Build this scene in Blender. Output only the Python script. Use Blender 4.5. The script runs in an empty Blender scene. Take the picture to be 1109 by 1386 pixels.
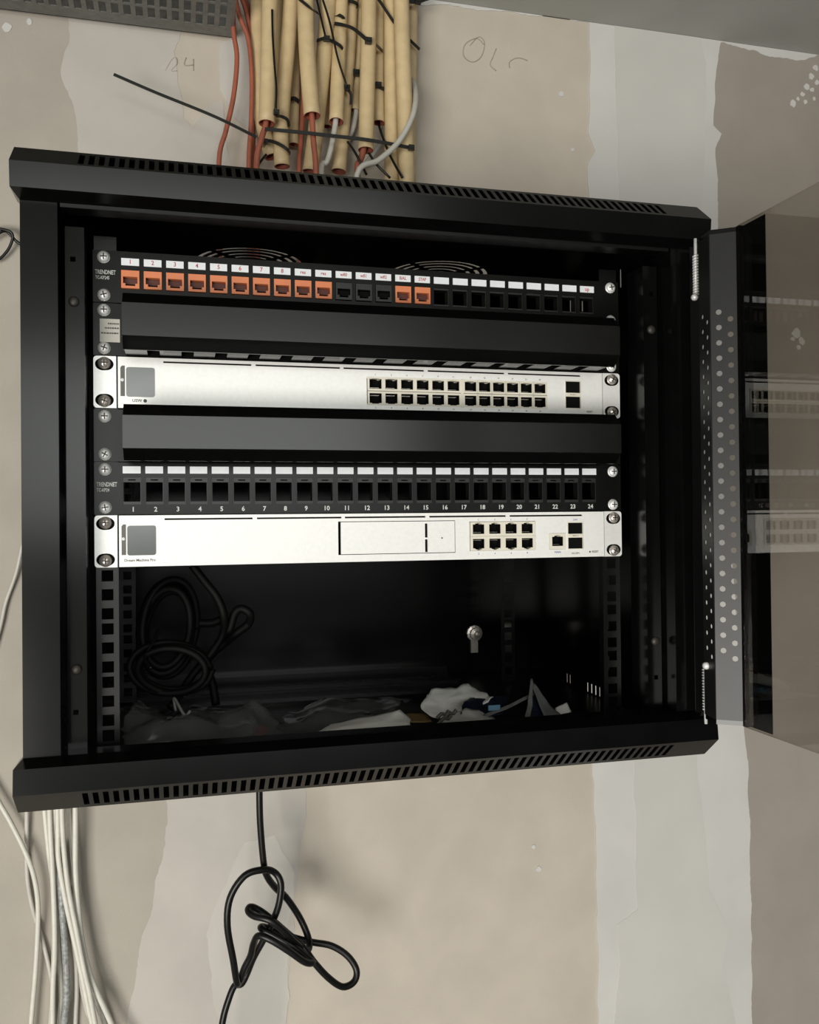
import bpy, math, random
import numpy as np
from mathutils import Vector, Matrix, noise
random.seed(7)
sc = bpy.context.scene
COL = sc.collection
Z0 = 1.90                       # height of the top rack unit above the floor
# ---------------------------------------------------------------- camera
CP = (-0.17171251, -0.77989236, -0.22999519)
CR = (-0.25272186, 0.01038078, 0.01053538)
FPX = 1200.0
def _rot(a, b, c):
    yaw = Matrix(((math.cos(a), -math.sin(a), 0), (math.sin(a), math.cos(a), 0), (0, 0, 1)))
    pit = Matrix(((1, 0, 0), (0, math.cos(b), -math.sin(b)), (0, math.sin(b), math.cos(b))))
    rol = Matrix(((math.cos(c), 0, math.sin(c)), (0, 1, 0), (-math.sin(c), 0, math.cos(c))))
    return yaw @ pit @ rol
RC = _rot(*CR)
cam = bpy.data.cameras.new('camera'); camo = bpy.data.objects.new('camera', cam); COL.objects.link(camo)
right, fwd, up = (RC @ Vector(v) for v in ((1, 0, 0), (0, 1, 0), (0, 0, 1)))
m = Matrix.Identity(4)
for i in range(3):
    m[i][0], m[i][1], m[i][2] = right[i], up[i], -fwd[i]
m[0][3], m[1][3], m[2][3] = CP[0], CP[1], CP[2] + Z0
camo.matrix_world = m
cam.sensor_fit = 'HORIZONTAL'; cam.sensor_width = 36; cam.lens = 36 * FPX / 1109
cam.clip_start = .02
sc.camera = camo
# ---------------------------------------------------------------- world, light, exposure
w = bpy.data.worlds.new('World'); sc.world = w; w.use_nodes = True
w.node_tree.nodes['Background'].inputs[0].default_value = (.92, .96, 1, 1)
w.node_tree.nodes['Background'].inputs[1].default_value = .06
def area(name, loc, target, sx, sy, power, color):
    l = bpy.data.lights.new(name, 'AREA'); l.shape = 'RECTANGLE'; l.size = sx; l.size_y = sy
    l.energy = power; l.color = color
    o = bpy.data.objects.new(name, l); COL.objects.link(o); o.location = loc
    o.rotation_euler = (Vector(target) - Vector(loc)).to_track_quat('-Z', 'Y').to_euler()
area('window_daylight', (-1.70, -2.9, .62), (0.10, .35, .62), 1.5, 1.2, 126, (1, .97, .905))
area('rear_window_daylight', (-.1, -3.3, 2.01), (-.1, .385, 2.01), 1.8, .74, 28, (.97, 1, .96))
sc.view_settings.view_transform = 'Standard'; sc.view_settings.look = 'None'
sc.view_settings.gamma = 1; sc.view_settings.use_curve_mapping = False
sc.view_settings.exposure = -0.09
# ---------------------------------------------------------------- helpers
def at(px, py, Y):              # point of the photograph on the plane Y
    d = RC @ Vector(((px - 554.5) / FPX, 1, -(py - 693) / FPX))
    s = (Y - CP[1]) / d.y
    return Vector((CP[0] + d.x * s, Y, CP[2] + d.z * s))
def mat(name, color, rough=.5, metal=0, var=.12, scale=60, bump=0, bscale=300, spec=.5, col2=None, emis=None, **kw):
    M = bpy.data.materials.new(name); M.use_nodes = True
    nt = M.node_tree; bs = nt.nodes['Principled BSDF']
    bs.inputs['Roughness'].default_value = rough; bs.inputs['Metallic'].default_value = metal
    bs.inputs['Specular IOR Level'].default_value = spec
    for k, v in kw.items(): bs.inputs[k.replace('_', ' ')].default_value = v
    tc = nt.nodes.new('ShaderNodeTexCoord')
    geo = nt.nodes.new('ShaderNodeNewGeometry')
    n = nt.nodes.new('ShaderNodeTexNoise'); n.inputs['Scale'].default_value = scale; n.inputs['Detail'].default_value = 5
    nt.links.new(geo.outputs['Position'], n.inputs['Vector'])
    r = nt.nodes.new('ShaderNodeValToRGB')
    c1 = [max(0, c * (1 - var)) for c in color]; c2 = col2 or [min(1, c * (1 + var)) for c in color]
    r.color_ramp.elements[0].position = .32; r.color_ramp.elements[1].position = .68
    r.color_ramp.elements[0].color = (*c1, 1); r.color_ramp.elements[1].color = (*c2, 1)
    nt.links.new(n.outputs['Fac'], r.inputs[0]); nt.links.new(r.outputs[0], bs.inputs['Base Color'])
    if bump:
        n2 = nt.nodes.new('ShaderNodeTexNoise'); n2.inputs['Scale'].default_value = bscale; n2.inputs['Detail'].default_value = 4
        nt.links.new(geo.outputs['Position'], n2.inputs['Vector'])
        b = nt.nodes.new('ShaderNodeBump'); b.inputs['Strength'].default_value = bump; b.inputs['Distance'].default_value = .001
        nt.links.new(n2.outputs['Fac'], b.inputs['Height']); nt.links.new(b.outputs[0], bs.inputs['Normal'])
    return M
def clearmat(name, tint, rough, ior, haze=0.0, hazecol=(.6, .6, .6)):   # thin clear sheet: transparent + fresnel gloss (+ milky haze)
    M = bpy.data.materials.new(name); M.use_nodes = True; nt = M.node_tree; nt.nodes.clear()
    out = nt.nodes.new('ShaderNodeOutputMaterial'); tr = nt.nodes.new('ShaderNodeBsdfTransparent')
    tr.inputs[0].default_value = (*tint, 1)
    gl = nt.nodes.new('ShaderNodeBsdfGlossy'); gl.inputs['Roughness'].default_value = rough
    fr = nt.nodes.new('ShaderNodeFresnel')
    ge = nt.nodes.new('ShaderNodeNewGeometry'); io = nt.nodes.new('ShaderNodeMix')      # the sheet is thin: same gloss from both sides
    io.inputs[2].default_value = ior; io.inputs[3].default_value = 1 / ior
    nt.links.new(ge.outputs['Backfacing'], io.inputs[0]); nt.links.new(io.outputs[0], fr.inputs[0])
    mx = nt.nodes.new('ShaderNodeMixShader')
    base = tr
    if haze:
        df = nt.nodes.new('ShaderNodeBsdfDiffuse'); df.inputs[0].default_value = (*hazecol, 1)
        no = nt.nodes.new('ShaderNodeTexNoise'); no.inputs['Scale'].default_value = 45
        mp = nt.nodes.new('ShaderNodeMath'); mp.operation = 'MULTIPLY'; mp.inputs[1].default_value = haze * 2
        nt.links.new(no.outputs['Fac'], mp.inputs[0])
        m2 = nt.nodes.new('ShaderNodeMixShader'); nt.links.new(mp.outputs[0], m2.inputs[0])
        nt.links.new(tr.outputs[0], m2.inputs[1]); nt.links.new(df.outputs[0], m2.inputs[2]); base = m2
    nt.links.new(fr.outputs[0], mx.inputs[0]); nt.links.new(base.outputs[0], mx.inputs[1]); nt.links.new(gl.outputs[0], mx.inputs[2])
    nt.links.new(mx.outputs[0], out.inputs[0])
    return M

WORLD = {}                      # world position of every object we made
class B:
    def __init__(s): s.v = []; s.f = []; s.m = []; s.cur = 0
    def add(s, vs, fs):
        k = len(s.v); s.v += [tuple(p) for p in vs]
        for f in fs: s.f.append([i + k for i in f]); s.m.append(s.cur)
    def box(s, x0, x1, y0, y1, z0, z1):
        s.add([(x0,y0,z0),(x1,y0,z0),(x1,y1,z0),(x0,y1,z0),(x0,y0,z1),(x1,y0,z1),(x1,y1,z1),(x0,y1,z1)],
              [(3,2,1,0),(4,5,6,7),(0,1,5,4),(1,2,6,5),(2,3,7,6),(3,0,4,7)])
    def plate(s, u0, u1, v0, v1, holes, fn, t):      # sheet with rectangular holes; fn(u, v, w) -> xyz, w in 0..t
        us = sorted({round(a, 6) for a in [u0, u1] + [h[0] for h in holes] + [h[1] for h in holes] if u0 - 1e-9 <= a <= u1 + 1e-9})
        vs = sorted({round(a, 6) for a in [v0, v1] + [h[2] for h in holes] + [h[3] for h in holes] if v0 - 1e-9 <= a <= v1 + 1e-9})
        nu, nv = len(us) - 1, len(vs) - 1
        solid = [[True] * nv for _ in range(nu)]
        for h in holes:
            for i in range(nu):
                if h[0] - 1e-6 <= us[i] and us[i + 1] <= h[1] + 1e-6:
                    for j in range(nv):
                        if h[2] - 1e-6 <= vs[j] and vs[j + 1] <= h[3] + 1e-6: solid[i][j] = False
        idx = {}; V = []; F = []
        def vt(i, j, w):
            if (i, j, w) not in idx:
                idx[(i, j, w)] = len(V); V.append(fn(us[i], vs[j], t if w else 0))
            return idx[(i, j, w)]
        ok = lambda i, j: 0 <= i < nu and 0 <= j < nv and solid[i][j]
        for i in range(nu):
            for j in range(nv):
                if not solid[i][j]: continue
                F.append((vt(i,j,0), vt(i+1,j,0), vt(i+1,j+1,0), vt(i,j+1,0)))
                F.append((vt(i,j+1,1), vt(i+1,j+1,1), vt(i+1,j,1), vt(i,j,1)))
                if not ok(i-1,j): F.append((vt(i,j,0), vt(i,j+1,0), vt(i,j+1,1), vt(i,j,1)))
                if not ok(i+1,j): F.append((vt(i+1,j,1), vt(i+1,j+1,1), vt(i+1,j+1,0), vt(i+1,j,0)))
                if not ok(i,j-1): F.append((vt(i,j,1), vt(i+1,j,1), vt(i+1,j,0), vt(i,j,0)))
                if not ok(i,j+1): F.append((vt(i,j+1,0), vt(i+1,j+1,0), vt(i+1,j+1,1), vt(i,j+1,1)))
        s.add(V, F)
    def xz(s, x0, x1, z0, z1, holes, y, t): s.plate(x0, x1, z0, z1, holes, lambda u, v, w: (u, y + w, v), t)
    def tube(s, pts, r, n=8, cap=True, radii=None):
        pts = [Vector(p) for p in pts]; N = len(pts)
        T = [(pts[min(i+1, N-1)] - pts[max(i-1, 0)]).normalized() for i in range(N)]
        ref = Vector((0, 1, 0)) if abs(T[0].y) < .9 else Vector((1, 0, 0))
        nrm = (ref - T[0] * ref.dot(T[0])).normalized(); V = []; F = []
        for i in range(N):
            nrm = nrm - T[i] * nrm.dot(T[i])
            nrm = nrm.normalized() if nrm.length > 1e-6 else T[i].orthogonal().normalized()
            b = T[i].cross(nrm); rr = radii[i] if radii else r
            for k in range(n):
                a = 2 * math.pi * k / n
                V.append(pts[i] + (nrm * math.cos(a) + b * math.sin(a)) * rr)
        for i in range(N - 1):
            for k in range(n):
                F.append((i*n+k, (i+1)*n+k, (i+1)*n+(k+1)%n, i*n+(k+1)%n))
        if cap: F.append(tuple(range(n))); F.append(tuple(reversed([(N-1)*n+k for k in range(n)])))
        s.add(V, F)
    def hollow(s, pts, r, ri, n=14):                 # open pipe with a wall
        k0 = len(s.v); s.tube(pts, r, n, cap=False); N = len(pts); c = s.cur; k1 = len(s.v)
        s.cur = 1; s.tube(pts, ri, n, cap=False)
        for i in range(len(s.f) - n * (N - 1), len(s.f)): s.f[i] = list(reversed(s.f[i]))
        s.cur = c
        for k in range(n):
            a, b = (k + 1) % n, k
            s.f.append([k0+b, k0+a, k1+a, k1+b]); s.m.append(c)
            q = (N-1)*n; s.f.append([k0+q+a, k0+q+b, k1+q+b, k1+q+a]); s.m.append(1)
    def lathe(s, prof, n=16, c=(0,0,0)):             # profile (r, y) turned about the Y axis, front is -y
        V = []; F = []
        for r, y in prof:
            for k in range(n):
                a = 2*math.pi*k/n; V.append((c[0]+r*math.cos(a), c[1]+y, c[2]+r*math.sin(a)))
        for i in range(len(prof)-1):
            for k in range(n): F.append((i*n+k, i*n+(k+1)%n, (i+1)*n+(k+1)%n, (i+1)*n+k))
        F.append(tuple(reversed(range(n)))); F.append(tuple((len(prof)-1)*n+k for k in range(n)))
        s.add(V, F)
    def prism(s, poly, y0, y1):                      # polygon in XZ extruded along Y
        n = len(poly); V = [(x, y0, z) for x, z in poly] + [(x, y1, z) for x, z in poly]
        s.add(V, [tuple(range(n)), tuple(reversed(range(n, 2*n)))] + [(i, i+n, (i+1)%n+n, (i+1)%n) for i in range(n)])
    def build(s, name, mats, parent=None, smooth=False, recalc=False, origin=None):
        V = np.array(s.v); c = origin if origin is not None else (V.min(0) + V.max(0)) / 2
        c = Vector([float(a) for a in c])
        me = bpy.data.meshes.new(name); me.from_pydata([tuple(Vector(p) - c) for p in s.v], [], s.f)
        for M in (mats if isinstance(mats, (list, tuple)) else [mats]): me.materials.append(M)
        me.polygons.foreach_set('material_index', s.m)
        if recalc:
            import bmesh
            bm = bmesh.new(); bm.from_mesh(me); bmesh.ops.recalc_face_normals(bm, faces=bm.faces); bm.to_mesh(me); bm.free()
        if smooth: me.polygons.foreach_set('use_smooth', [True] * len(me.polygons))
        me.update()
        o = bpy.data.objects.new(name, me); COL.objects.link(o)
        return put(o, c + Vector((0, 0, Z0)), parent)
def put(o, wpos, parent=None):
    WORLD[o] = Vector(wpos)
    if parent is not None: o.parent = parent; o.location = WORLD[o] - WORLD[parent]
    else: o.location = WORLD[o]
    return o
def copy(o, rackpos, parent):                        # copy of one part sharing its mesh
    c = o.copy(); COL.objects.link(c); return put(c, Vector(rackpos) + Vector((0, 0, Z0)), parent)
def copy_tree(o, rackpos, parent):
    c = copy(o, rackpos, parent)
    for ch in [k for k in o.children]:
        copy(ch, WORLD[ch] - WORLD[o] + WORLD[c] - Vector((0, 0, Z0)), c)
    return c
def tag(o, label=None, cat=None, group=None, kind=None):
    for k, v in (('label', label), ('category', cat), ('group', group), ('kind', kind)):
        if v: o[k] = v
    return o
def thing(name, loc, label, cat, group=None):
    o = bpy.data.objects.new(name, None); o.empty_display_size = .03; COL.objects.link(o)
    put(o, Vector(loc) + Vector((0, 0, Z0))); return tag(o, label, cat, group)
def spline(pts, step=6):
    pts = [Vector(p) for p in pts]; out = []
    P = [pts[0]*2 - pts[1]] + pts + [pts[-1]*2 - pts[-2]]
    for i in range(1, len(P) - 2):
        a, b, c, d = P[i-1:i+3]
        for k in range(step):
            t = k / step
            out.append(.5*((2*b) + (c-a)*t + (2*a-5*b+4*c-d)*t*t + (3*b-a-3*c+d)*t**3))
    out.append(pts[-1]); return out
FC = {}
def text(name, body, size, x, y, z, M, parent, align='CENTER', sx=1.0):  # flat print on a face that looks to -Y
    cu = bpy.data.curves.new(name, 'FONT'); cu.body = body; cu.size = size; cu.align_x = align; cu.align_y = 'CENTER'
    cu.resolution_u = 2; cu.offset = size * .018
    tmp = bpy.data.objects.new('tmp', cu); me = bpy.data.meshes.new_from_object(tmp); bpy.data.objects.remove(tmp)
    for v in me.vertices: v.co = Vector((v.co.x * sx, 0, v.co.y))
    me.materials.clear(); me.materials.append(M); me.name = name
    o = bpy.data.objects.new(name, me); COL.objects.link(o)
    return put(o, (x, y, z + Z0), parent)
# ---------------------------------------------------------------- materials
M_board = mat('drywall_board', (.53, .475, .405), .95, var=.05, scale=14, bump=.25, bscale=900, spec=.1)
M_plaster = mat('plaster', (.60, .585, .56), .9, var=.05, scale=9, bump=.12, bscale=500, spec=.15)
M_plaster2 = mat('plaster_top_coat', (.575, .56, .53), .9, var=.04, scale=7, bump=.1, bscale=500, spec=.15)
M_plaster3 = mat('plaster_thin_coat', (.50, .47, .43), .92, var=.05, scale=11, bump=.12, bscale=600, spec=.12)
M_plaster4 = mat('plaster_skim', (.535, .51, .47), .92, var=.06, scale=9, bump=.12, bscale=600, spec=.12)
M_pencil = mat('pencil', (.36, .32, .27), .8)
M_ceil = mat('ceiling_board', (.40, .40, .37), .95, var=.05, scale=8, bump=.15, bscale=700, spec=.1)
M_floor = mat('concrete', (.12, .115, .11), .9, var=.15, scale=5, bump=.2, bscale=80)
M_black = mat('black_powder_coat', (.0026, .0028, .0027), .18, var=.2, scale=40, spec=.24)
M_blackin = mat('black_inner_steel', (.0020, .0020, .0020), .32, var=.2, scale=40, spec=.35)
M_plast = mat('black_plastic', (.0025, .0025, .0025), .2, var=.1, spec=.42)
M_cover = mat('charcoal_duct_cover', (.0045, .0044, .0042), .22, var=.08, spec=.34, scale=80)
M_strip = mat('black_door_sheet', (.006, .0062, .0062), .42, var=.2, scale=400, spec=.4)
M_panel = mat('black_panel_steel', (.004, .004, .0039), .27, spec=.2, var=.1, scale=80)
M_bracket = mat('dark_grey_plastic', (.006, .006, .006), .40, var=.1)
M_void = mat('black_void', (.003, .003, .003), .8, spec=.1)
M_silver = mat('silver_brushed_panel', (.80, .795, .77), .36, metal=.15, var=.025, scale=300, bump=.02, bscale=2000)
M_silver2 = mat('silver_ear', (.84, .835, .81), .33, metal=.3, var=.03, scale=200)
M_screen = mat('grey_screen', (.115, .122, .12), .15, var=.06, scale=50)
M_slot = mat('grey_slot', (.09, .085, .08), .4)
M_cream = mat('cream_port_plastic', (.70, .66, .56), .45, var=.05)
M_steel = mat('zinc_steel', (.90, .90, .88), .38, metal=.35, var=.12, scale=900)
M_brass = mat('nickel_screw', (.70, .64, .58), .3, metal=.75, var=.2, scale=700)
M_recess = mat('dark_recess', (.05, .045, .04), .5, metal=.5)
M_label = mat('white_label', (.72, .74, .76), .5, var=.03, scale=200)
M_stick = mat('grey_sticker', (.50, .48, .43), .6, var=.04, scale=200)
M_white = mat('white_print', (.62, .62, .60), .5)
M_ink = mat('dark_print', (.06, .055, .05), .6)
M_red = mat('red_ink', (.40, .05, .06), .6)
M_blue = mat('blue_print', (.06, .10, .30), .6)
M_orange = mat('orange_jack', (.62, .19, .075), .45, var=.06)
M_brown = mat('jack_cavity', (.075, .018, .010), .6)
M_pipe = mat('cream_conduit', (.60, .46, .26), .5, var=.07, scale=70, bump=.05, bscale=400)
M_pipein = mat('red_brown_conduit_lining', (.26, .060, .035), .6)
M_ocable = mat('orange_cable', (.34, .10, .058), .45, var=.1)
M_gcable = mat('grey_cable', (.52, .50, .45), .45, var=.06, scale=90)
M_wcable = mat('pale_grey_cable', (.66, .64, .57), .45, var=.05, scale=90)
M_dcable = mat('clear_grey_cable', (.30, .31, .30), .3, var=.4, scale=260)
M_rubber = mat('black_cable_rubber', (.006, .006, .006), .36, var=.1, spec=.35)
M_coil = mat('dull_black_cable', (.004, .004, .004), .6, var=.1, spec=.2)
M_tie = mat('black_tie_nylon', (.012, .012, .011), .4)
M_tray = mat('galvanised_tray', (.17, .17, .155), .5, metal=.35, var=.12, scale=120)
M_glass = clearmat('tinted_door_glass', (.80, .785, .76), .0, 1.55)
M_border = mat('glass_black_border', (.006, .007, .007), .03, spec=.6)
M_bag = clearmat('clear_polybag', (.90, .91, .91), .16, 2.3, .08, (.72, .73, .73))
M_paper = mat('white_paper', (.84, .83, .80), .8, var=.05, scale=30)
M_poly = mat('white_poly_sleeve', (.66, .65, .62), .35, var=.12, scale=60)
M_navy = mat('navy_pouch', (.012, .016, .035), .4, var=.3, scale=80)
M_band = mat('grey_seal_band', (.16, .165, .16), .4, var=.15, scale=80)
M_card = mat('brown_card', (.22, .15, .06), .7)
# ================================================================ SETTING
WY = .385
CZ = .487
def struct(o): o['kind'] = 'structure'; return o
b = B(); b.box(-2.6, 2.2, WY, WY + .1, -Z0, CZ); wall = struct(b.build('wall_back', M_board))
b = B(); b.box(-2.6, 2.2, -3.0, WY + .1, CZ, CZ + .1); ceiling = struct(b.build('ceiling', M_ceil))
b = B(); b.box(-2.6, 2.2, -3.0, WY + .1, -Z0 - .1, -Z0); struct(b.build('floor', M_floor))
def ragged(pix, amp=.004, step=.006, seed=0):        # outline on the wall with an irregular trowelled edge
    pts = [at(x, y, WY) for x, y in pix]; out = []
    for i in range(len(pts)):
        a, c = pts[i], pts[(i+1) % len(pts)]; n = max(1, int((c - a).length / step))
        for k in range(n):
            p = a.lerp(c, k / n)
            d = noise.noise_vector(Vector((p.x * 25, seed * 7.3, p.z * 25))) * amp + noise.noise_vector(Vector((p.x * 130, seed, p.z * 130))) * amp * .35
            out.append((p.x + d.x, min(p.z + d.z, CZ - .0005)))
    return out
def daub(name, pix, t, M, amp=.004, step=.006, seed=0, ngon=True):
    poly = ragged(pix, amp, step, seed)
    b = B(); b.prism(poly, WY - t, WY + .002); o = b.build(name, M, wall, recalc=True); return o
M_board_dim = mat('drywall_board_painted_dim', (.41, .375, .325), .95, var=.05, scale=14, bump=.25, bscale=900, spec=.1)  # board colour darkened to imitate the light falling off at the left
M_board2 = mat('grey_pink_drywall_board', (.345, .308, .272), .95, var=.04, scale=14, bump=.25, bscale=900, spec=.1)
b = B(); b.box(-2.6, at(240, 693, WY).x, WY - .0004, WY + .002, -Z0, CZ); b.build('plasterboard_sheet', M_board_dim, wall)  # sheet left of the joint, its dimmer light painted into the colour
b = B(); xb = at(905, 693, WY).x; b.box(xb, 2.2, WY - .0006, WY + .002, -Z0, CZ); b.build('plasterboard_sheet', M_board2, wall)
daub('plaster_band', [(797,20),(798,120),(797,180),(806,205),(797,220),(797,300),(798,700),(801,1050),(806,1120),(808,1240),(810,1390),(812,1800),(1020,1800),(1018,1390),(1016,1200),(1012,1040),(985,700),(972,300),(968,200),(976,182),(966,170),(968,110),(975,60),(974,30)], .0016, M_plaster, .0035, seed=1)
daub('plaster_top_coat', [(832,28),(838,300),(840,700),(858,1040),(862,1230),(835,1250),(838,1300),(830,1390),(828,1800),(1000,1800),(996,1390),(978,1300),(985,1262),(960,1200),(950,1100),(944,1040),(935,700),(950,300),(955,90),(945,36)], .0022, M_plaster2, .003, seed=2)
daub('plaster_band', [(88,20),(96,60),(80,100),(98,140),(108,200),(150,700),(228,1085),(222,1140),(205,1220),(186,1300),(172,1390),(150,1800),(380,1800),(388,1390),(396,1250),(408,1150),(415,1080),(380,700),(310,200),(300,138),(285,140),(262,172),(250,160),(240,110),(236,70),(250,40),(300,30),(330,20)], .0006, M_plaster3, .005, seed=3)
daub('plaster_top_coat', [(300,1200),(280,1260),(285,1330),(300,1390),(330,1800),(385,1800),(386,1390),(392,1260),(398,1180),(370,1130),(330,1140)], .0009, M_plaster4, .005, seed=4)
daub('plaster_top_coat', [(300,60),(296,120),(318,160),(352,190),(352,30)], .0010, M_plaster4, .004, seed=5)
daub('plaster_fringe', [(555,-14),(560,3),(640,12),(740,22),(860,44),(960,58),(1000,62),(1030,72),(1060,80),(1090,80),(1112,74),(1200,84),(1200,60)], .0014, M_plaster, .006, step=.004, seed=6)
def spot(px, py, r, seed):
    c = at(px, py, WY); b = B(); n = 10
    poly = [(c.x + r*math.cos(2*math.pi*k/n)*(.7+.5*random.random()), c.z + r*math.sin(2*math.pi*k/n)*(.7+.5*random.random())) for k in range(n)]
    b.prism(poly, WY - .0012, WY + .002); return b.build('plaster_spot', M_plaster, wall, recalc=True)
for i, (x, y, r) in enumerate([(1073,140,.006),(1086,128,.004),(1092,118,.005),(1098,104,.005),(1080,134,.003),(1104,92,.005),(1090,138,.004),(1099,122,.004),(1106,112,.004),(1102,134,.003),
        (760,128,.004),(775,203,.003),(750,18,.004),(729,1176,.004),(722,1146,.003),(1078,452,.008),(1085,462,.006),(1081,470,.004),(1073,459,.004),(10,38,.006),(40,30,.004)]):
    spot(x, y, r, i)
def pencil(pts, r=.0007):
    b = B(); b.tube(spline([at(x, y, WY - .0003) for x, y in pts], 5), r, 5); return b.build('pencil_mark', M_pencil, wall, True)
pencil([(655,60),(645,52),(630,60),(628,76),(640,84),(652,76),(656,58),(648,50),(636,62)])
pencil([(672,66),(668,76),(664,88),(672,96)]); pencil([(690,92),(690,84),(698,79),(706,79),(714,82)])
pencil([(224,96),(232,82),(238,78),(240,86),(232,96),(240,96)]); pencil([(252,78),(250,88),(262,88)]); pencil([(262,80),(262,96)])
# ================================================================ CABINET
CX, HW, BX = .003, .297, .2925
cab = thing('network_cabinet', (CX, .15, -.452), 'black wall-mounted network cabinet with open glass door hanging on unfinished plasterboard wall', 'network cabinet')
def bezel(sgn):
    zz = (lambda z: z) if sgn > 0 else (lambda z: -.388 - z)
    b = B(); yF, yT = -.068, -.045
    zi, zo, zt = .024, .043, .062
    xe = HW
    F = [(CX-HW, yF+.002, zz(zi)), (CX+HW, yF+.002, zz(zi)), (CX+HW, yF, zz(zo)), (CX-HW, yF, zz(zo))]
    b.add(F, [(0,1,2,3)])
    # slotted chamfer
    s0, s1 = CX - .2505, CX + .2555
    def fn(u, v, w):
        return (u, yF + (yT - yF)*v + w*.63, zz(zo + (zt - zo)*v - w*.77))
    N = 68; p = (s1 - s0) / N
    b.plate(s0, s1, 0, 1, [(s0 + (i+.22)*p, s0 + (i+.78)*p, .14, .84) for i in range(N)], fn, .0012)
    b.add([(CX-HW,yF,zz(zo)), (s0,yF,zz(zo)), (s0,yT,zz(zt)), (CX-xe,yT,zz(zt))], [(0,1,2,3)])
    b.add([(s1,yF,zz(zo)), (CX+HW,yF,zz(zo)), (CX+xe,yT,zz(zt)), (s1,yT,zz(zt))], [(0,1,2,3)])
    # hipped ends, inner slope and return
    for q in (-1, 1):
        x0, x1, x2 = CX + q*HW, CX + q*xe, CX + q*(BX)
        b.add([(x0,yF+.002,zz(zi)), (x0,yF,zz(zo)), (x1,yT,zz(zt)), (x2,yT+.012,zz(zt)), (x0,yT+.012,zz(zo)), (x0,yT+.012,zz(zi)), (x2,yF+.018,zz(.0195)), (x2,yT+.012,zz(.0195))],
              [(0,1,4,5), (1,2,3,4), (0,5,7,6)])
    b.add([(CX-HW,yF+.002,zz(zi)), (CX+HW,yF+.002,zz(zi)), (CX+BX,yF+.018,zz(.0195)), (CX-BX,yF+.018,zz(.0195)), (CX+BX,-.03,zz(.0195)), (CX-BX,-.03,zz(.0195))], [(0,1,2,3), (3,2,4,5)])
    b.add([(CX-xe,yT,zz(zt)), (CX+xe,yT,zz(zt)), (CX+BX,yT+.012,zz(zt)), (CX-BX,yT+.012,zz(zt))], [(0,1,2,3)])
    b.add([(CX-BX,yT+.012,zz(zt)), (CX+BX,yT+.012,zz(zt)), (CX+BX,yT+.012,zz(.0195)), (CX-BX,yT+.012,zz(.0195))], [(0,1,2,3)])
    return b.build('top_bezel' if sgn > 0 else 'bottom_bezel', M_black, cab, recalc=True)
bezel(1); bezel(-1)
YB = .376
# top panel with two round fan grilles and a cable entry
fans = [(-.095, .226), (.125, .226)]
FR = .068
b = B(); b.plate(CX-BX, CX+BX, -.033, YB, [(x-FR, x+FR, y-FR, y+FR) for x, y in fans] + [(-.155, .085, .303, .364)], lambda u, v, w: (u, v, .0605 + w), .0014)
b.build('top_panel', M_blackin, cab)
for x, y in fans:
    b = B(); n = 48; rings = [(.0, .014), (.0185, .0245), (.029, .035), (.0395, .0455), (.050, .0545), (.059, FR)]
    for r0, r1 in rings:
        V = []
        for z in (.0608, .0616):
            for r in (r0, r1):
                for k in range(n):
                    a = 2*math.pi*k/n; rr = r
                    if r == FR:                       # outer ring meets the square hole
                        rr = FR / max(abs(math.cos(a)), abs(math.sin(a)))
                    V.append((x + rr*math.cos(a), y + rr*math.sin(a), z))
        F = []
        for k in range(n):
            k2 = (k+1) % n
            F += [(k, k2, n+k2, n+k), (2*n+k, 3*n+k, 3*n+k2, 2*n+k2), (n+k, n+k2, 3*n+k2, 3*n+k), (k2, k, 2*n+k, 2*n+k2)]
        b.add(V, F)
    for k in range(4):
        a = math.pi/4 + k*math.pi/2; c, s_ = math.cos(a), math.sin(a)
        for r0, r1 in ((.013, .060),):
            q = .003; V = [(x + r*c - e*q*s_, y + r*s_ + e*q*c, z) for z in (.0606, .0614) for r, e in ((r0,-1),(r1,-1),(r1,1),(r0,1))]
            b.add(V, [(3,2,1,0),(4,5,6,7),(0,1,5,4),(1,2,6,5),(2,3,7,6),(3,0,4,7)])
    b.build('fan_grille', M_blackin, cab)
# floor panel, back panel, side panels
ZB = -.436
b = B(); b.box(CX-BX, CX+BX, -.033, YB, ZB-.0015, ZB); b.build('bottom_panel', M_blackin, cab)
b = B()
for y0, y1, h in ((.352,.3740,.013),(.300,.324,.004),(.225,.246,.004)): b = B(); b.box(CX-.262, .17, y0, y1, ZB, ZB+h); b.build('floor_rib', M_panel, cab)
b = B(); b.box(CX-BX, CX+BX, YB-.0015, YB, ZB, .0605); b.build('back_panel', M_black, cab)
# the right side has slots that let daylight in, near the floor and near the top
def side(sgn):
    hs = []
    if sgn > 0:
        hs = [(.134+i*.0105, .1385+i*.0105, -.4345, -.4235) for i in range(6)] + [(.236+i*.009, .2395+i*.009, -.4335, -.4225) for i in range(2)]
        hs += [(.188+i*.011, .193+i*.011, .018, .042) for i in range(4)] + [(.093,.097,.022,.042)]
    x = CX + sgn*BX - (.0013 if sgn > 0 else 0)
    b = B(); b.plate(-.033, YB, ZB, .0605, hs, lambda u, v, w: (x + w, u, v), .0013)
    return b.build('side_panel', M_black, cab)
side(-1); side(1)
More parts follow.
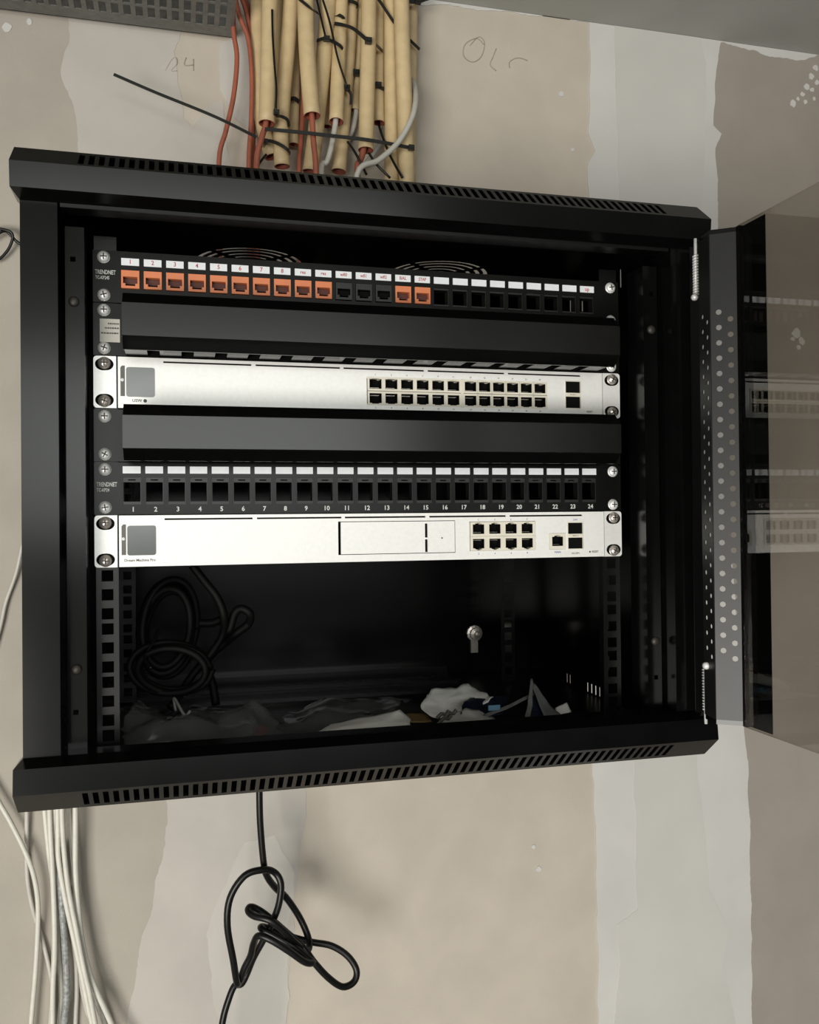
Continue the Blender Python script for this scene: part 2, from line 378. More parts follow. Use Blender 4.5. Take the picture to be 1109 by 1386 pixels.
# front frame: posts, head lip, sill lip
for q in (-1, 1):
    xo, xi = CX + q*BX, CX + q*.2655
    b = B(); x0, x1 = min(xo, xi), max(xo, xi)
    b.box(x0, x1, -.050, -.046, -.4075, .0195)
    xr = xi - q*.0015 if False else xi
    b.box(min(xi, xi+q*.002), max(xi, xi+q*.002), -.046, -.014, -.4075, .0195)
    b.build('frame_post', M_black, cab)
    # inner column set back behind the post
    xa, xb = CX + q*.2480, CX + q*.2625
    b = B(); b.xz(min(xa, xb), max(xa, xb), -.432, .008, [(CX + q*.2565 - .002, CX + q*.2565 + .002, -.020, -.016), (CX + q*.2565 - .002, CX + q*.2565 + .002, -.381, -.377)], -.030, .0015)
    b.box(min(xa, xa+q*.0015), max(xa, xa+q*.0015), -.0285, .0, -.432, .008)
    b.build('mounting_column', M_black, cab)
    for z in (-.052, -.345):
        b = B(); b.lathe([(.0042, 0), (.0042, -.001), (.003, -.0024), (.0008, -.0028)], 14, (CX + q*.2560, -.030, z)); s_ = b.build('column_screw', M_recess, cab, True)
    # 19 inch rails with square holes
    xa, xb = (-.2405, -.2225) if q < 0 else (.2225, .2405)
    hs = []
    for n in range(10):
        for dz in (.00635, .02223, .0381): hs.append((q*.2315-.0047, q*.2315+.0047, -(n*.04445+dz)-.0047, -(n*.04445+dz)+.0047))
    b = B(); b.xz(xa, xb, -.434, .012, [h for h in hs if h[2] > -.433], .0025, .0018)
    xx = xa if q < 0 else xb
    hs2 = [(.022, .027, -.04*k - .02, -.04*k - .006) for k in range(10)]
    b.plate(.0043, .045, -.434, .012, hs2, lambda u, v, w: (xx - q*w, u, v), .0015)
    b.build('rack_rail', M_blackin, cab)
    b = B(); b.xz(xa, xb, -.434, .012, [h for h in hs if h[2] > -.433], .285, .0018); b.box(xx-.0008, xx+.0008, .2868, .325, -.434, .012); b.build('rear_rail', M_blackin, cab)
b = B(); b.box(CX-.2635, CX+.2635, -.050, -.036, .0165, .0195); b.box(CX-.2635, CX+.2635, -.036, -.033, .0165, .030); b.build('head_lip', M_blackin, cab)
b = B(); b.box(CX-.2895, CX+.2895, -.052, -.034, -.434, -.4085); b.build('sill_lip', M_black, cab)
# earthing stud with lug on the back panel
g = at(642, 857, YB - .0015); b = B()
b.lathe([(.011, 0), (.011, -.003), (.008, -.0035), (.008, -.010), (.004, -.0105), (.004, -.018), (.002, -.019)], 12, g)
b.box(g.x-.006, g.x+.004, g.y-.004, g.y, g.z-.026, g.z-.008); b.build('earth_stud', M_brass, cab)
# ---- door (opened at a right angle) : vent channel, glass, hinges
door = bpy.data.objects.new('door', None); COL.objects.link(door); put(door, (.293, -.066, -.195 + Z0), cab)
DT, DBt = .0115, -.402
def perf(p0, p1, z0, z1, hz0, hz1, nrow, r, name):    # folded strip between two plan points with a zigzag of round holes
    b = B(); p0 = Vector((*p0, 0)); p1 = Vector((*p1, 0)); L = (p1-p0).length; d = (p1-p0)/L; nn = Vector((-d.y, d.x, 0))*.0007
    def q(u, z, w): return (p0 + d*u + nn*w).to_tuple()[:2] + (z,)
    def quad(u0, u1, za, zb):
        V = [q(u,z,w) for w in (0,1) for u,z in ((u0,za),(u1,za),(u1,zb),(u0,zb))]
        b.add(V, [(0,1,2,3),(7,6,5,4),(0,4,5,1),(1,5,6,2),(2,6,7,3),(3,7,4,0)])
    quad(0, L, hz1, z1); quad(0, L, z0, hz0)
    hh = (hz1 - hz0)/nrow
    um = [0, L*.08, L*.5, L*.92, L]
    quad(0, um[1], hz0, hz1); quad(um[3], L, hz0, hz1)
    for i in range(nrow):
        for c in (0, 1):
            u0, u1 = um[1+c], um[2+c]; za, zb = hz0 + i*hh, hz0 + (i+1)*hh
            if i % 2 != c: quad(u0, u1, za, zb); continue
            cu, cz = (u0+u1)/2, (za+zb)/2; hu, hv = (u1-u0)/2, hh/2
            V = []
            for w in (0, 1):
                for k in range(8):
                    a = k*math.pi/4; m_ = max(abs(math.cos(a)), abs(math.sin(a)))
                    V.append(q(cu + hu*math.cos(a)/m_, cz + hv*math.sin(a)/m_, w))
                for k in range(8): V.append(q(cu + r*math.cos(k*math.pi/4), cz + r*math.sin(k*math.pi/4), w))
            F = []
            for k in range(8):
                k2 = (k+1) % 8
                F += [(k,k2,8+k2,8+k), (16+k2,16+k,24+k,24+k2), (8+k,8+k2,24+k2,24+k), (k2,k,16+k,16+k2)]
            b.add(V, F)
    return b.build(name, M_strip, door)
E0, E1, E2, E3 = (.2870, -.0690), (.2630, -.1050), (.2598, -.1258), (.2775, -.1385)
perf(E2, E1, DBt+.004, DT-.004, -.350, -.055, 46, .0021, 'vent_flange')
b = B(); b.box(.2830, .2938, -.0585, -.0575, -.4075, .0195); b.build('hinge_jamb', M_blackin, cab)
perf(E3, E2, DBt+.004, DT-.004, -.350, -.055, 46, .0024, 'vent_strip')
b = B(); V = [(E0[0]+e, E0[1], z) for z in (DBt+.004, DT-.004) for e in (0, .0008)] + [(E1[0]+e, E1[1], z) for z in (DBt+.004, DT-.004) for e in (0, .0008)]
b.add(V, [(0,1,3,2),(4,6,7,5),(0,4,5,1),(2,3,7,6),(0,2,6,4),(1,5,7,3)]); b.build('channel_back', M_black, door, recalc=True)
for z0, z1 in ((DT-.0055, DT), (DBt, DBt+.0055)):
    V = [(x, y, z) for z in (z0, z1) for x, y in (E0, E1, E2, E3, (.300, -.1385), (.300, -.0690))]
    b = B(); b.add(V, [(5,4,3,2,1,0),(6,7,8,9,10,11)] + [(i, (i+1)%6, (i+1)%6+6, i+6) for i in range(6)])
    b.build('channel_cap', M_black, door, recalc=True)
b = B(); b.box(.2762, .300, -.1425, -.1385, DBt, DT); b.build('glass_clip', M_plast, door)
YD = -.625
b = B(); b.box(.2755, .2795, YD, -.1425, DBt, DT); b.build('glass_pane', M_glass, door)
b = B(); b.box(.2796, .2802, -.1715, -.1425, DBt+.0005, DT-.0005); b.build('glass_border', M_border, door)
b = B(); b.box(.2798, .2806, YD, YD+.03, DBt+.001, DT-.001); b.build('glass_border', M_border, door)
for zc0, zc1, pz, px in ((-.0285, .0245, -.0300, .2915), (-.4165, -.3660, -.3630, .2925)):
    b = B(); n = 15; pts = []
    x = .2842 if pz > -.1 else .2882; L = zc1 - zc0; za = zc0 + (.0 if pz < -.1 else 0); low = pz < -.1
    sa, sb = (zc0 + .012, zc1) if low else (zc0, zc1 - .015)
    for k in range(n*8 + 1):
        a = 2*math.pi*k/8; pts.append((x + .0022*math.cos(a), -.0662 + .0022*math.sin(a), sa + (sb - sa)*k/(n*8)))
    b.tube(pts, .0009, 5); b.tube([(x, -.0662, zc0), (x, -.0662, zc1)], .0015, 8)
    b.build('hinge_spring', M_steel, door, True)
    b = B(); b.lathe([(.0030, .002), (.0032, 0), (.0028, -.0015), (.0015, -.0026), (.0003, -.003)], 12, (.2805 if not low else .2600, -.0700 if not low else -.1120, pz if not low else -.3555)); b.build('hinge_pin_head', M_steel, door, True)
# ================================================================ RACK EQUIPMENT
U = .04445
def U0(n): return -n*U
# shared screw
def make_screw(parent, x, y, z, M, washer=True):
    b = B()
    if washer:
        b.lathe([(.0052, 0), (.0052, -.0009), (.0040, -.0010)], 14, (x, y, z))
    b.lathe([(.0046, -.0008), (.0046, -.0018), (.0038, -.0030), (.0022, -.0037), (.0004, -.0040)], 16, (x, y, z))
    o = b.build('screw', M, parent, True, origin=(x, y, z))
    b = B()
    b.box(x-.0026, x+.0026, y-.0041, y-.0030, z-.0005, z+.0005); b.box(x-.0005, x+.0005, y-.0041, y-.0030, z-.0026, z+.0026)
    b.build('cross_recess', M_recess, o, origin=(x, y, z)); return o
SX = .23255
def screws(parent, n, y, M, only=None):
    first = None
    for q in (-1, 1):
        for dz in (.00635, .0381):
            if first is None: first = make_screw(parent, q*SX, y, U0(n)-dz, M)
            else:
                c = copy_tree(first, (q*SX, y, U0(n)-dz), parent)
                c.rotation_euler = (0, random.uniform(-.7, .7), 0)
P1X, PP = -.2113, .01823
def jack_proto(M, Mcav, parent, x, z):
    b = B(); w, h = .0073, .0075
    b.xz(x-w, x+w, z-h, z+h, [(x-.0058, x+.0058, z-.0035, z+.0022), (x-.0040, x+.0040, z-.0055, z-.0035)], -.0015, .009)
    b.cur = 1; b.box(x-w+.0002, x+w-.0002, .0076, .013, z-h+.0002, z+h-.0002); b.cur = 0
    b.box(x-.0068, x+.0068, .0076, .026, z-.0070, z+.0070)
    # darker inner walls of the socket and contact row
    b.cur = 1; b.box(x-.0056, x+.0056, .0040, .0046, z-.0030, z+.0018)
    return b.build('keystone_jack', [M, Mcav], parent, origin=(x, 0, z))
def bracket_proto(parent, x, z, full):
    b = B(); w = .0074
    if full: b.xz(x-w, x+w, z-.0118, z+.0112, [(x-w+.0006, x+w-.0006, z-.0092, z+.0072), (x-.003, x+.003, z+.0086, z+.0096)], .0012, .010)
    else: b.xz(x-w, x+w, z-.0082, z+.0082, [(x-w+.0006, x+w-.0006, z-.0068, z+.0066)], .0016, .010)
    return b.build('port_bracket', M_bracket, parent, origin=(x, 0, z))
def patch_panel(n, label, populated):
    t = thing('patch_panel', (0, .02, U0(n+1)), label, 'patch panel')
    zt = U0(n)
    holes = []
    zc = zt - (.0240 if populated else .0241)
    for i in range(24):
        x = P1X + i*PP
        if populated: holes.append((x-.0074, x+.0074, zc-.0082, zc+.0082))
        else: holes.append((x-.0074, x+.0074, zc-.0118, zc+.0112))
    b = B(); b.xz(-.2413, .2413, zt-.0440, zt-.0004, holes, 0, .0016)
    b.box(-.2195, .2195, .0016, .040, zt-.0018, zt-.0006); b.box(-.2195, .2195, .0016, .022, zt-.0440, zt-.0428)
    b.build('face_plate', M_panel, t)
    lab0 = None; j0 = {}; br0 = None
    names = ['1','2','3','4','5','6','7','8','res','res','wifi0','wifi1','wifi2','BAL','STAP'] + ['']*8 + ['up']
    for i in range(24):
        x = P1X + i*PP; zl = zt - (.0092 if populated else .0066)
        if lab0 is None:
            b = B(); b.box(x-.0072, x+.0072, -.0008, 0, zl-.0030, zl+.0030); lab0 = lb = b.build('port_label', M_label, t, origin=(x, 0, zl))
        else: lb = copy(lab0, (x, 0, zl), t)
        if populated and names[i]:
            tx = text('handwriting', names[i], .0052 if len(names[i]) < 3 else .0043, x, -.0009, zl, M_red, lb, sx=.9 if len(names[i]) < 4 else .75)
        kind = None
        if populated: kind = 'o' if i < 10 or i in (13, 14) else ('k' if i < 13 else None)
        if kind:
            if kind not in j0:
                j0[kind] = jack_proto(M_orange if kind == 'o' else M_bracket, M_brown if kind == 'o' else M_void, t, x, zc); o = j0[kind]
            else: o = copy(j0[kind], (x, 0, zc), t)
            tag(o, 'orange network socket' if kind == 'o' else 'black network socket')
        else:
            if br0 is None: br0 = bracket_proto(t, x, zc, not populated)
            else: copy(br0, (x, 0, zc), t)
        text('port_number', str(i+1), .0056, x + .001, -.0003, zt - .0400, M_white, t)
    text('printed_name', 'TRENDNET', .0050, -.2395, -.0003, zt-.0190, M_white, t, 'LEFT', .64)
    text('printed_name', 'TC-KP24S' if populated else 'TC-KP24', .0040, -.2393, -.0003, zt-.0236, M_white, t, 'LEFT', .66)
    screws(t, n, 0, M_steel); return t
patch_panel(0, 'black patch panel at top of cabinet with orange sockets and handwritten white labels', True)
patch_panel(4, 'black patch panel with 24 empty openings and blank white labels above numbers', False)
def manager(n, label, sticker):
    t = thing('cable_manager', (0, -.01, U0(n+1)), label, 'cable manager')
    zt = U0(n); b = B()
    b.xz(-.2413, .2413, zt-.0440, zt-.0004, [], 0, .0015); b.build('ear_plate', M_panel, t)
    # finger duct: a rim and prongs, top and bottom
    for za, zb in ((zt-.0101, zt-.0008), (zt-.0375, zt-.0460)):
        V = [(x, y, z) for x in (-.2152, .2152) for y, z in ((-.0500, za), (-.0400, zb), (-.0385, zb), (-.0485, za))]
        b = B(); b.add(V, [(0,1,2,3),(7,6,5,4),(0,4,5,1),(1,5,6,2),(2,6,7,3),(3,7,4,0)]); b.build('duct_rim', M_plast, t, recalc=True)
    for z in (zt-.0060, zt-.0424):
        x = -.2150; proto = None
        while x < .2100:
            if proto is None:
                b = B(); b.box(x, x+.0175, -.0385, 0, z-.0012, z+.0012); proto = b.build("duct_finger", M_plast, t)
            else: copy(proto, (x+.00875, -.01925, z), t)
            x += .0275
    b = B()                                            # snap-on cover: flat front with short returns
    y0 = -.051; prof = [(-.046, zt-.0100), (y0+.0008, zt-.0101), (y0, zt-.0108), (y0, zt-.0368), (y0+.0008, zt-.0375), (-.046, zt-.0376)]
    inner = [(-.046, zt-.0116), (y0+.0016, zt-.0116), (y0+.0016, zt-.0120), (y0+.0016, zt-.0356), (y0+.0016, zt-.0360), (-.046, zt-.0360)]
    ring = prof + inner[::-1]; V = [(xx, y, z) for xx in (-.2155, .2155) for y, z in ring]; m_ = len(ring)
    b.add(V, [(i, (i+1)%m_, (i+1)%m_+m_, i+m_) for i in range(m_)] + [(0,1,10,11), (1,2,9,10), (2,3,8,9), (3,4,7,8), (4,5,6,7)] + [tuple(j+m_ for j in f) for f in ((11,10,1,0),(10,9,2,1),(9,8,3,2),(8,7,4,3),(7,6,5,4))])
    b.build('duct_cover', M_cover, t, recalc=True)
    if sticker:
        b = B(); b.box(-.2360, -.2200, -.0004, 0, zt-.0330, zt-.0135); s_ = b.build('sticker', M_stick, t)
        for k, (w_, z) in enumerate(((.009, .0175), (.0115, .0212), (.0145, .0255))):
            b = B(); x = -.2205 - w_
            while x < -.2212:
                e = min(x + random.uniform(.0008, .0022), -.2208); b.box(x, e, -.0006, -.0004, zt-z-.0006, zt-z+.0006); x = e + .0004
            b.build('printed_line', M_ink, s_)
    screws(t, n, 0, M_steel); return t
manager(1, 'upper black cable manager bar with pale sticker beside its left end', True)
manager(3, 'lower black cable manager bar without sticker, between the silver switch and the empty patch panel', False)
# ---- silver rack units
def port(parent, x, z, flip, name='ethernet_port', w=.0073, h=.0062):
    b = B(); s_ = -1 if flip else 1
    hole = [(x-.0056, x+.0056, z-.0044, z+.0044)]
    notch = (x-.0034, x+.0034, z+.0044, z+.0053) if not flip else (x-.0034, x+.0034, z-.0053, z-.0044)
    n2 = (x-.0016, x+.0016, z+.0053, z+.0060) if not flip else (x-.0016, x+.0016, z-.0060, z-.0053)
    b.xz(x-w, x+w, z-h, z+h, hole + [notch, n2], -.0014, .010)
    b.cur = 1; b.box(x-w+.0004, x+w-.0004, .0086, .012, z-h+.0004, z+h-.0004)
    # socket lining
    e = .0002
    b.box(x-.0056, x-.0056+e, -.0006, .0086, z-.0044, z+.0044); b.box(x+.0056-e, x+.0056, -.0006, .0086, z-.0044, z+.0044)
    b.box(x-.0056, x+.0056, -.0006, .0086, z-s_*.0044-e, z-s_*.0044+e)
    b.cur = 2
    for k in range(8): b.box(x-.0036+k*.00102-.0002, x-.0036+k*.00102+.0002, .003, .008, z-s_*.0030-.0002, z-s_*.0030+.0002)
    return b.build(name, [M_cream, M_void, M_brass], parent, origin=(x, 0, z))
def silver_unit(name, n, label, cat):
    t = thing(name, (0, .08, U0(n+1)), label, cat); zt = U0(n); return t, zt
def chassis(t, zt, holes, depth):
    b = B(); b.xz(-.2218, .2225, zt-.0435, zt-.0005, holes, -.0008, .0018); b.build('face_plate', M_silver, t)
    b = B(); b.box(-.2205, .2205, .016, depth, zt-.0428, zt-.0012); b.box(-.2205, .2205, .0011, .0160, zt-.0022, zt-.0012); b.box(-.2205, .2205, .0011, .0160, zt-.0428, zt-.0418)
    b.build('chassis', M_panel, t)
    for q in (-1, 1):                                  # ears with rounded corners
        b = B(); xo, xi = q*.2413, q*.2232; r = .0028; poly = []
        x0, x1, z0, z1 = min(xo, xi), max(xo, xi), zt-.0437, zt-.0003
        for cx_, cz_, a0 in ((x1-r, z1-r, 0), (x0+r, z1-r, 90), (x0+r, z0+r, 180), (x1-r, z0+r, 270)):
            outer = (cx_ > (x0+x1)/2) == (q > 0)
            for k in range(5 if outer else 1):
                a = math.radians(a0 + k*22.5)
                if outer: poly.append((cx_ + r*math.cos(a), cz_ + r*math.sin(a)))
                else: poly.append((x1 if cx_ > (x0+x1)/2 else x0, z1 if cz_ > (z0+z1)/2 else z0))
        b.prism(poly, -.0006, .0018); b.build('ear', M_silver2, t, recalc=True)
        for dz in (.0072, .0372):                      # dark slotted holes behind the screws
            b = B(); pts = []
            for k in range(20):
                a = 2*math.pi*k/20; pts.append((q*SX + .0062*math.cos(a) + (.0012 if math.cos(a) > 0 else -.0012), zt - dz + .0052*math.sin(a)))
            b.prism(pts, -.0008, -.0005); b.build('slotted_hole', M_void, t, recalc=True)
    b = B(); b.box(-.2198, -.2163, -.0012, -.0004, zt-.0336, zt-.0096)
    b.prism([(-.2198,zt-.0096),(-.2163,zt-.0096),(-.2163,zt-.0080),(-.2185,zt-.0080)], -.0012, -.0004); b.build('handle_slot', M_slot, t, recalc=True)
    b = B(); b.lathe([(.0014,0),(.0014,-.0006),(.0006,-.0010)], 10, (-.2182, -.0012, zt-.0200)); b.build('lamp_dot', M_label, t)
    b = B(); r = .0018; x0, x1, z0, z1 = -.2152, -.1922, zt-.0340, zt-.0092; poly = []
    for cx_, cz_, a0 in ((x1-r, z1-r, 0), (x0+r, z1-r, 90), (x0+r, z0+r, 180), (x1-r, z0+r, 270)):
        for k in range(4): a = math.radians(a0+30*k); poly.append((cx_+r*math.cos(a), cz_+r*math.sin(a)))
    b.prism(poly, -.0016, -.0004); b.build('screen', M_screen, t, recalc=True)
def vents(zt): return [(a, c, zt-.0046, zt-.0031) for a, c in ((-.185,-.1112),(-.1075,-.0331),(-.0300,.0446),(.0482,.1225),(.1262,.2000))]
def sfp(t, x, zt, za, zb):
    b = B(); zm = (za+zb)/2
    b.xz(x-.0082, x+.0082, zb, za, [(x-.0076, x+.0076, zm+.0018, za-.0007), (x-.0076, x+.0076, zb+.0007, zm-.0018)], -.0014, .012)
    b.cur = 1; b.box(x-.0080, x+.0080, .0106, .0130, zb+.0004, za-.0004)
    for z0, z1 in ((zm+.0018, za-.0007), (zb+.0007, zm-.0018)): b.box(x-.0075, x+.0075, .0002, .0006, z0, z1)
    b.cur = 2; b.box(x-.0030, x+.0030, -.0018, -.0014, zm-.0006, zm+.0006); b.cur = 0
    for q in (-1, 1): b.box(x+q*.005-.0015, x+q*.005+.0015, -.0020, -.0014, zm-.0010, zm+.0010)
    return b.build('sfp_cage', [M_cream, M_void, M_brass], t)
# switch (third unit)
t, zt = silver_unit('network_switch', 2, 'silver rack switch with 24 network ports in two rows, above the lower cable manager', 'network switch')
zA, zB_ = zt-.0107, zt-.0366
cols = [(-.0086 + .0147*(i+.5)) for i in range(6)] + [(.0838 + .01370*(i+.5)) for i in range(6)]
cols = [-.0083 + .01468*(i+.5) for i in range(6)] + [.0826 - .0005 + .01380*(i+.5) for i in range(6)]
chassis(t, zt, vents(zt) + [(-.0090, .1652, zB_+.0004, zA-.0004), (.1841, .1997, zt-.0355, zt-.0087)], .22)
p0 = None
for i, x in enumerate(cols):
    for r in (0, 1):
        z = zt - (.0171 if r == 0 else .0300)
        if r == 0:
            if i == 0: pu = port(t, x, z, False, w=.00734)
            else: copy(pu, (x, 0, z), t)
        else:
            if i == 0: pd = port(t, x, z, True, w=.00734)
            else: copy(pd, (x, 0, z), t)
        b = None
b = B(); b.box(.0797, .0821, -.0018, .001, zB_, zA); b.build('port_divider', M_cream, t)
for z in (zB_+.0004, zA-.0016): b = B(); b.box(-.0090, .1652, -.0012, .004, z, z+.0012); b.build('port_surround', M_cream, t)
sfp(t, .1919, zt, zt-.0087, zt-.0355)
text('printed_name', 'USW', .0036, -.2065, -.0010, zt-.0372, M_ink, t)
b = B(); b.lathe([(.0015,0),(.0015,-.0002)], 12, (-.2000, -.0008, zt-.0372)); b.build('printed_mark', M_ink, t)
for i, x in enumerate(cols):
    text('port_mark', str(2*i+1), .0020, x, -.0010, zt-.0088, M_ink, t); text('port_mark', str(2*i+2), .0020, x, -.0010, zt-.0385, M_ink, t)
text('printed_mark', 'RESET', .0024, .2090, -.0010, zt-.0380, M_ink, t)
screws(t, 2, -.0010, M_brass)
# gateway (sixth unit)
t, zt = silver_unit('network_gateway', 5, 'silver rack gateway with drive bay and eight network ports, lowest unit in the rack', 'network gateway')
chassis(t, zt, vents(zt) + [(.0866, .1518, zt-.0360, zt-.0088), (.1656, .1826, zt-.0360, zt-.0206), (.1845, .2007, zt-.0362, zt-.0102), (-.0362, -.0338, zt-.0372, zt-.0074),
    (-.0338, .0728, zt-.0080, zt-.0074), (-.0338, .0728, zt-.0372, zt-.0366), (.0722, .0728, zt-.0366, zt-.0080), (.0439, .0464, zt-.0360, zt-.0100)], .26)
b = B(); b.box(.0437, .0466, -.0012, .003, zt-.0244, zt-.0228); b.build('bay_nub', M_silver2, t)
b = B(); b.box(-.0336, .0720, .0012, .0030, zt-.0364, zt-.0082); b.build('bay_tray', M_void, t)
b = B(); b.lathe([(.0008,0),(.0008,-.0003)], 8, (.0600, -.0008, zt-.0234)); b.build('bay_lamp', M_slot, t)
for i in range(4):
    x = .0872 + .01605*(i+.5)
    for r in (0, 1):
        z = zt - (.0158 if r == 0 else .0292)
        if i == 0 and r == 0: pu = port(t, x, z, False, w=.0080, h=.0066)
        elif i == 0: pd = port(t, x, z, True, w=.0080, h=.0066)
        else: copy(pd if r else pu, (x, 0, z), t)
        text('port_mark', str(2*i+1+r), .0022, x, -.0010, zt-(.0072 if r == 0 else .0386), M_blue, t)
port(t, .1741, zt-.0283, False, w=.0083, h=.0075)
sfp(t, .1926, zt, zt-.0102, zt-.0362)
text('printed_name', 'Dream Machine Pro', .0031, -.2178, -.0010, zt-.0382, M_ink, t, 'LEFT')
text('port_mark', 'WAN', .0026, .1741, -.0010, zt-.0386, M_blue, t); text('port_mark', 'LAN', .0022, .1926, -.0010, zt-.0080, M_blue, t)
text('printed_mark', '10G SFP+', .0022, .1926, -.0010, zt-.0400, M_ink, t); text('printed_mark', 'RESET', .0026, .2130, -.0010, zt-.0388, M_ink, t)
b = B(); b.lathe([(.0009,0),(.0009,-.0002)], 8, (.2075, -.0008, zt-.0388)); b.build('printed_mark', M_ink, t)
screws(t, 5, -.0010, M_brass)
# ================================================================ THINGS LYING IN THE CABINET
FZ = ZB + .001
def sheet(name, rows, M, label, cat, group=None, t=.0006, sub=6, amp=.0025, seed=0, fr=45, parent=None):
    """crumpled sheet through rows of (px, py, Y) points"""
    R_ = [[at(*p) for p in r] for r in rows]; nr, nc = len(R_), len(R_[0]); G = []
    for i in range((nr-1)*sub + 1):
        a = min(i // sub, nr-2); s_ = i/sub - a; row = []
        for j in range((nc-1)*sub + 1):
            c = min(j // sub, nc-2); u = j/sub - c
            p = (R_[a][c]*(1-u) + R_[a][c+1]*u)*(1-s_) + (R_[a+1][c]*(1-u) + R_[a+1][c+1]*u)*s_
            q = Vector((p.x*fr, p.y*fr, p.z*fr + seed*11.7))
            nv = noise.noise_vector(q)*amp + noise.noise_vector(q*2.7)*amp*.6
            p = p + nv; p.z = max(p.z, FZ + .0042 + .0004*(seed % 5)); p.y = max(p.y, -.024); row.append(p)
        G.append(row)
    h, wd = len(G), len(G[0]); b = B(); V = [p for r in G for p in r] + [p + Vector((0, t*.7, -t*.7)) for r in G for p in r]; k = h*wd; F = []
    for i in range(h-1):
        for j in range(wd-1):
            q = (i*wd+j, i*wd+j+1, (i+1)*wd+j+1, (i+1)*wd+j); F.append(q); F.append(tuple(k+e for e in reversed(q)))
    bd = [j for j in range(wd)] + [i*wd+wd-1 for i in range(1, h)] + [(h-1)*wd+j for j in range(wd-2, -1, -1)] + [i*wd for i in range(h-2, 0, -1)]
    for i in range(len(bd)): a, c = bd[i], bd[(i+1) % len(bd)]; F.append((a, a+k, c+k, c))
    b.add(V, F); o = b.build(name, M, parent, recalc=True, smooth=True)
    return tag(o, label, cat, group) if label else o
sheet('plastic_bag', [[(168,1008,.02),(215,1008,.02),(280,1008,.02),(330,1008,.02)],[(166,985,.05),(200,980,.05),(262,972,.06),(345,990,.05)],[(180,955,.09),(215,972,.10),(262,962,.11),(330,968,.11)],[(185,948,.12),(230,966,.14),(268,955,.15),(322,962,.14)]],
      M_bag, 'crumpled clear plastic bag at the left end of the cabinet floor', 'plastic bag', t=.0005, amp=.007, seed=1, fr=38)
sheet('plastic_bag', [[(305,1006,.02),(345,1006,.02),(400,1003,.02)],[(300,975,.06),(340,965,.06),(385,988,.06)],[(320,955,.10),(338,948,.09),(372,968,.10)]],
      M_bag, 'clear plastic bag with raised peak left of the folded white leaflet', 'plastic bag', t=.0005, amp=.006, seed=2, fr=45)
sheet('plastic_bag', [[(375,1003,.02),(430,1000,.02),(480,998,.02),(540,994,.02)],[(380,975,.08),(430,968,.08),(480,966,.08),(535,965,.08)],[(392,962,.13),(440,950,.14),(490,948,.14),(545,952,.13)],[(420,955,.165),(460,948,.17),(510,945,.17),(560,948,.165)]],
      M_bag, 'wide clear plastic bag lying behind the folded white leaflet', 'plastic bag', t=.0005, amp=.006, seed=3, fr=40)
sheet('red_wrapper_scrap', [[(338,1000,.05),(362,1002,.05)],[(340,984,.07),(358,982,.07)]], mat('red_scrap', (.30, .06, .04), .5), 'small red scrap inside the clear plastic bags', 'scrap', amp=.003, seed=4)
sheet('folded_leaflet', [[(400,1004,.00),(450,1001,.00),(510,999,.00),(560,992,.00)],[(430,990,.02),(470,983,.02),(520,978,.02),(556,978,.02)],[(448,980,.05),(490,971,.05),(542,961,.05),(556,974,.05)]], M_paper, 'folded white paper leaflet lying at the front of the cabinet floor', 'leaflet', amp=.0014, seed=5, fr=30)
sheet('card_insert', [[(540,980,.07),(585,976,.07)],[(548,966,.10),(580,963,.10)]], M_card, 'small brown card insert right behind the folded white leaflet', 'card', amp=.001, seed=6)
sheet('crumpled_paper', [[(572,962,.08),(600,972,.07),(640,958,.07),(668,946,.09)],[(574,945,.10),(600,950,.10),(635,945,.10),(660,940,.11)],[(588,932,.13),(615,930,.13),(636,923,.13),(652,934,.13)]], M_paper, 'crumpled white paper heaped at the back of the cabinet floor', 'paper', amp=.004, seed=7, fr=40)
sl = sheet('printed_sleeve', [[(566,992,.01),(610,990,.01),(650,986,.01),(695,980,.01)],[(590,980,.03),(620,976,.03),(650,972,.03),(680,974,.03)],[(610,966,.06),(630,960,.06),(650,962,.06),(665,968,.06)]], M_poly, 'grey-white printed plastic sleeve with black lettering in front of the crumpled paper', 'sleeve', amp=.003, seed=8, fr=40)
for k, (x, y) in enumerate(((603, 976), (610, 969), (600, 970))):
    c = at(x, y, .015); b = B(); b.tube([c + Vector((-.006,0,-.001)), c + Vector((-.002,-.001,.003)), c + Vector((.003,0,.002)), c + Vector((.006,.001,.005))], .0018, 6); b.build('black_lettering', M_ink, sl)
pc = sheet('foil_pouch', [[(622,966,.05),(650,974,.05),(680,966,.05)],[(628,950,.08),(655,952,.08),(684,950,.08)],[(640,942,.11),(668,942,.11),(690,944,.11)]], M_navy, 'flat dark navy pouch lying between crumpled paper and standing pouch', 'pouch', amp=.002, seed=9)
b = B(); c = at(668, 958, .05); b.box(c.x-.006, c.x+.006, c.y-.003, c.y-.001, c.z-.002, c.z+.003); b.build('blue_tab', mat('light_blue', (.10, .22, .34), .5), pc)
sheet('grey_strap', [[(655,972,.04),(690,958,.05),(728,938,.06)],[(655,967,.045),(690,953,.055),(728,934,.065)]], M_band, 'narrow grey strap slanting up towards the standing pouch', 'strap', amp=.0008, seed=10)
sp = thing('standing_pouch', at(725, 975, .03), 'dark blue pouch with grey seal edges standing like a tent on the cabinet floor', 'pouch')
sheet('pouch_face', [[(712,982,.03),(735,982,.03),(762,976,.04)],[(716,955,.05),(728,955,.05),(742,955,.055)],[(718,932,.07),(722,930,.07),(726,934,.07)]], M_navy, None, None, amp=.0015, seed=11, parent=sp)
sheet('seal_edge', [[(707,983,.022),(715,983,.022)],[(714,955,.045),(721,955,.045)],[(718,918,.068),(721,918,.068)]], M_band, None, None, amp=.0008, seed=12, parent=sp)
